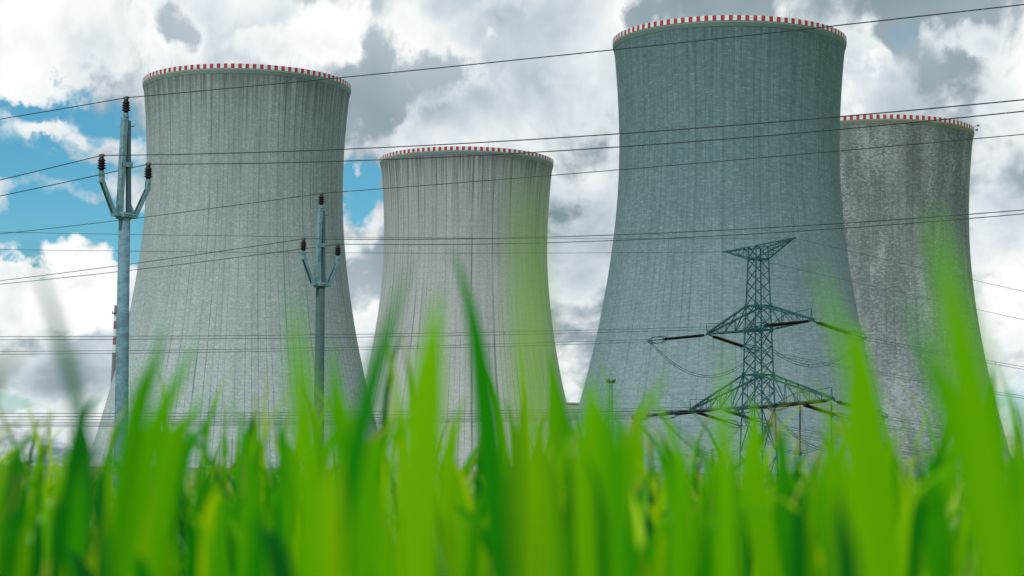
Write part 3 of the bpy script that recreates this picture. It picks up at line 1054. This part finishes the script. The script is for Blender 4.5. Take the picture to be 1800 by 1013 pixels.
far_wood()


# ------------------------------------------------------------------ the grass: young wheat around the lens
def build_grass():
    rng = np.random.default_rng(11)
    V, FC, TINT = [], [], []
    off = 0

    def add(center, side_dir, width, tint, fold=0.25, nrm=None):
        """center: (B,K,3) midlines; side_dir: (B,K,3); width: (B,K); three vertices across a leaf"""
        nonlocal off
        B, K, _ = center.shape
        l = center - side_dir * width[..., None] / 2
        r = center + side_dir * width[..., None] / 2
        m = center.copy()
        if nrm is not None: m = m - nrm * (width[..., None] * fold)
        arr = np.stack([l, m, r], 2)        # B,K,3,3
        V.append(arr.reshape(-1, 3))
        idx = (np.arange(B * K * 3).reshape(B, K, 3) + off)
        q = np.stack([np.stack([idx[:, :-1, j], idx[:, :-1, j + 1], idx[:, 1:, j + 1], idx[:, 1:, j]], -1) for j in (0, 1)], 2)
        FC.append(q.reshape(-1, 4))
        tt = np.zeros((B, K, 3, 3))
        tt[..., 0] = tint[:, None, None]
        tt[..., 1] = np.linspace(0, 1, K)[None, :, None]
        tt[..., 2] = np.array([-1, 0, 1])[None, None, :]
        TINT.append(tt.reshape(-1, 3))
        off += B * K * 3

    gzv = np.vectorize(gz)

    def scatter(n, y0, y1, spread, hmean, hsd, wmm, K=8, power=1.0, minw=0.0):
        t = rng.random(n)
        y = np.sqrt(y0 ** 2 + (y1 ** 2 - y0 ** 2) * t) if power == 1.0 else y0 + (y1 - y0) * t
        x = (rng.random(n) * 2 - 1) * (spread * y + 0.05 + minw)
        # sown in rows running away from the camera, loosely
        az = rng.random(n) * 2 * np.pi
        lean = np.abs(rng.normal(0.18, 0.16, n))
        bend = np.abs(rng.normal(0.35, 0.38, n))
        ln = np.maximum(rng.normal(hmean, hsd, n), hmean * 0.45)
        s = np.linspace(0, 1, K)[None, :]
        th = lean[:, None] + bend[:, None] * s ** 2.0
        ds = ln[:, None] / (K - 1)
        hx = np.cumsum(np.sin(th) * ds, 1) - np.sin(th[:, :1]) * ds
        hz = np.cumsum(np.cos(th) * ds, 1) - np.cos(th[:, :1]) * ds
        dirx, diry = np.cos(az), np.sin(az)
        c = np.stack([x[:, None] + dirx[:, None] * hx, y[:, None] + diry[:, None] * hx, gzv(y)[:, None] + hz - 0.01], -1)
        tw = az[:, None] + np.pi / 2 + (rng.random(n)[:, None] - 0.5) * 2.2 * (0.3 + s)
        side = np.stack([np.cos(tw), np.sin(tw), np.zeros_like(tw)], -1)
        nr = np.stack([-np.sin(tw), np.cos(tw), np.zeros_like(tw)], -1)
        w0 = np.maximum(rng.normal(wmm, wmm * 0.25, n), wmm * 0.4) / 1000
        prof = np.minimum(1.0, 0.55 + 1.6 * s) * (1 - s ** 2.6)
        tint = np.clip(rng.normal(0.46, 0.26, n), 0, 1)
        keep = y > 0.25
        add(c[keep], side[keep], (w0[:, None] * prof)[keep], tint[keep], 0.2, nr[keep])

    scatter(70, 0.5, 0.8, 0.30, 0.205, 0.030, 9, 12)
    scatter(700, 0.9, 1.7, 0.30, 0.238, 0.034, 8, 10)
    scatter(6000, 1.7, 4.0, 0.30, 0.272, 0.034, 9.5, 8)
    scatter(17000, 4.0, 10.0, 0.29, 0.285, 0.034, 11, 6)
    scatter(22000, 10.0, 28.0, 0.28, 0.30, 0.035, 17, 5)
    scatter(14000, 28.0, 70.0, 0.27, 0.28, 0.035, 40, 4)
    scatter(2500, 0.5, 3.5, 0.95, 0.215, 0.03, 10, 8)

    # the leaves one can tell apart against the towers: midline through sight lines, at their own distance
    def leaf(pts, dist, wpx, tint, dd=0.0, tipw=0.0):
        K = 18
        pts = np.array(pts, float)
        s0 = np.linspace(0, 1, len(pts)); s = np.linspace(0, 1, K)
        deg = min(len(pts) - 1, 3)
        xs = np.polyval(np.polyfit(s0, pts[:, 0], deg), s)
        ys = np.polyval(np.polyfit(s0, pts[:, 1], deg), s)
        c = np.array([P(a, b, dist + dd * (1 - q)) for a, b, q in zip(xs, ys, s)])
        wm = wpx / F * dist
        w = wm * np.minimum(1.0, 0.75 + 0.8 * s) * (1 - s ** 2.4 * (1 - tipw))
        d0_ = c[0] - c[1]                   # carry the leaf on down to its root in the soil
        root = np.array([c[0, 0] + d0_[0] * 0.5, c[0, 1], gz(c[0, 1]) - 0.01])
        low = np.array([root + (c[0] - root) * q for q in (0.0, 0.34, 0.67)])
        c = np.concatenate([low, c]); w = np.concatenate([w[0] * np.array([0.7, 0.85, 0.95]), w]); K = K + 3
        a = rng.uniform(-0.5, 0.5)
        side = np.array(cr)[None, :] * math.cos(a) + np.array((0, 1, 0))[None, :] * math.sin(a)
        side = np.repeat(side, K, 0)
        nr = np.repeat(np.array([[0, 1, 0]], float), K, 0)
        add(c[None], side[None], w[None], np.array([tint]), 0.15, nr[None])

    LV = [  # (points from root side to tip, distance m, width px, tint)
        ([(905, 1150), (862, 800), (838, 600), (792, 425)], 0.85, 58, 0.22),
        ([(735, 1150), (742, 800), (755, 640), (772, 500)], 0.52, 112, 0.70),
        ([(560, 1150), (640, 730), (680, 590), (722, 440)], 0.60, 52, 0.20),
        ([(1000, 1150), (990, 830), (982, 720), (968, 605)], 1.15, 64, 0.30),
        ([(960, 1250), (940, 800), (930, 520), (922, 270)], 0.23, 76, 0.80),
        ([(1790, 1250), (1725, 800), (1680, 560), (1635, 345)], 0.29, 140, 0.62),
        ([(1570, 1150), (1535, 800), (1490, 620), (1432, 455)], 0.35, 78, 0.62),
        ([(1560, 1150), (1530, 850), (1515, 690), (1508, 560)], 0.62, 120, 0.66),
        ([(1760, 1150), (1680, 800), (1630, 640), (1578, 480)], 0.42, 52, 0.40),
        ([(180, 1150), (235, 760), (262, 660), (292, 555)], 0.70, 58, 0.42),
        ([(190, 1150), (262, 800), (300, 690), (348, 590)], 0.75, 52, 0.50),
        ([(250, 1100), (310, 830), (340, 770), (392, 695)], 1.0, 46, 0.28),
        ([(270, 1100), (300, 800), (330, 740), (352, 680)], 0.9, 44, 0.55),
        ([(190, 1100), (150, 780), (105, 590), (44, 405)], 0.50, 32, 0.02),
        ([(-140, 1000), (-60, 760), (0, 655), (70, 580)], 0.42, 38, 0.02),
        ([(640, 1150), (606, 800), (592, 700), (584, 590)], 0.75, 60, 0.45),
        ([(560, 1150), (540, 800), (528, 660), (515, 500)], 0.40, 85, 0.60),
        ([(120, 1150), (140, 850), (142, 770), (140, 690)], 1.1, 62, 0.35),
        ([(90, 1100), (130, 800), (150, 730), (180, 670)], 0.9, 26, 0.15),
        ([(1760, 1150), (1752, 850), (1748, 740), (1750, 640)], 1.0, 48, 0.25),
        ([(1070, 1150), (1110, 790), (1140, 710), (1172, 640)], 0.8, 34, 0.66),
        ([(1050, 1150), (1045, 850), (1040, 740), (1040, 650)], 0.75, 84, 0.62),
        ([(1280, 1150), (1275, 850), (1270, 740), (1276, 600)], 0.5, 60, 0.60),
        ([(1380, 1150), (1330, 880), (1325, 780), (1322, 690)], 0.95, 66, 0.62),
        ([(1100, 1150), (1085, 850), (1075, 740), (1066, 640)], 0.5, 50, 0.38),
        ([(1780, 1150), (1700, 820), (1660, 700), (1620, 590)], 0.55, 60, 0.30),
        ([(480, 1150), (505, 850), (500, 790), (488, 715)], 1.2, 40, 0.22),
        ([(430, 1150), (432, 900), (430, 820), (425, 730)], 1.2, 64, 0.28),
        ([(690, 1150), (655, 860), (622, 760), (580, 640)], 0.65, 56, 0.58),
        ([(640, 1150), (650, 860), (690, 760), (740, 690)], 0.6, 50, 0.50),
        ([(900, 1150), (905, 900), (908, 800), (915, 690)], 0.8, 56, 0.12),
        ([(800, 1150), (790, 900), (800, 760), (822, 690)], 1.1, 24, 0.72),
        ([(1030, 1150), (960, 860), (945, 760), (928, 640)], 0.6, 46, 0.22),
        ([(1480, 1150), (1470, 900), (1462, 800), (1455, 700)], 0.7, 70, 0.60),
        ([(1190, 1150), (1195, 930), (1185, 840), (1160, 770)], 0.95, 40, 0.2),
        ([(575, 1250), (572, 1000), (580, 900), (592, 790)], 0.42, 84, 0.88),
        ([(1500, 1250), (1490, 1010), (1480, 930), (1470, 850)], 0.5, 70, 0.05),
        ([(1640, 1150), (1650, 950), (1640, 860), (1625, 760)], 0.8, 70, 0.35),
        ([(20, 1150), (30, 950), (30, 860), (38, 780)], 0.9, 60, 0.2),
        ([(1830, 1150), (1800, 900), (1795, 800), (1790, 690)], 0.8, 60, 0.3),
    ]
    for pts, dist, w, t in LV:
        t = (math.floor(t * 37) + 0.3) / 37      # none of these has a withered tip
        leaf(pts, dist * 0.92, w * (0.95 if w < 50 else 0.78), t)
    # more leaves of the nearest plants, filling the lower part
    for _ in range(150):
        x = rng.uniform(-60, 1860); top = rng.uniform(700, 940)
        lean = rng.normal(0, 70)
        leaf([(x - lean * 0.6, 1200), (x - lean * 0.2, 1000), (x, (top + 950) / 2), (x + lean * rng.uniform(0.4, 1.2), top)], rng.uniform(0.6, 1.8), rng.uniform(18, 46), float(np.clip(rng.normal(0.46, 0.27), 0, 1)))

    for _ in range(330):                    # slimmer ones behind them, reaching higher
        x = rng.uniform(-60, 1860); top = 880 - abs(rng.normal(0, 100))
        lean = rng.normal(0, 60); curl = rng.uniform(0.5, 1.5)
        d = rng.uniform(0.9, 2.6)
        leaf([(x - lean * 0.7, 1150), (x - lean * 0.2, 980), (x, (top + 930) / 2), (x + lean * curl, top)], d, rng.uniform(11, 17) / d * 1.7, float(np.clip(rng.normal(0.42, 0.28), 0, 1)))

    for _ in range(140):                    # thin ones mixed in, translucent highlights and deep shade put into their tint
        x = rng.uniform(-60, 1860); top = 900 - abs(rng.normal(0, 110)); lean = rng.normal(0, 75)
        d = rng.uniform(0.75, 1.9)
        leaf([(x - lean * 0.7, 1150), (x - lean * 0.3, 980), (x, (top + 930) / 2), (x + lean * rng.uniform(0.4, 1.4), top)], d, rng.uniform(12, 22) / d, float(rng.choice([rng.uniform(0.72, 1.0), rng.uniform(0.0, 0.25)], p=[0.6, 0.4])))
    for _ in range(10):                     # shaded-green leaves low down, close to the lens
        x = rng.uniform(-60, 1860); top = rng.uniform(790, 990); lean = rng.normal(0, 55)
        leaf([(x - lean * 0.7, 1180), (x - lean * 0.2, 1040), (x + lean * 0.2, (top + 1000) / 2), (x + lean, top)], rng.uniform(0.4, 0.95), rng.uniform(22, 52), float(rng.uniform(0.0, 0.28)))

    Vv = np.concatenate(V); Fv = np.concatenate(FC); Tv = np.concatenate(TINT)
    me = bpy.data.meshes.new('wheat_grass')
    me.vertices.add(len(Vv)); me.vertices.foreach_set('co', Vv.ravel().astype(np.float32))
    me.loops.add(len(Fv) * 4); me.loops.foreach_set('vertex_index', Fv.ravel().astype(np.int32))
    me.polygons.add(len(Fv)); me.polygons.foreach_set('loop_start', np.arange(0, len(Fv) * 4, 4, dtype=np.int32))
    me.polygons.foreach_set('use_smooth', np.ones(len(Fv), dtype=bool))
    me.update(calc_edges=True)
    at = me.attributes.new('tint', 'FLOAT_VECTOR', 'POINT')
    at.data.foreach_set('vector', Tv.ravel().astype(np.float32))
    me.materials.append(M['leaf'])
    o = bpy.data.objects.new('wheat_grass', me)
    COL.objects.link(o)
    tag(o, 'bright green young wheat blades, blurred, filling the foreground', 'grass', kind='stuff')
    print('grass faces', len(Fv))


build_grass()
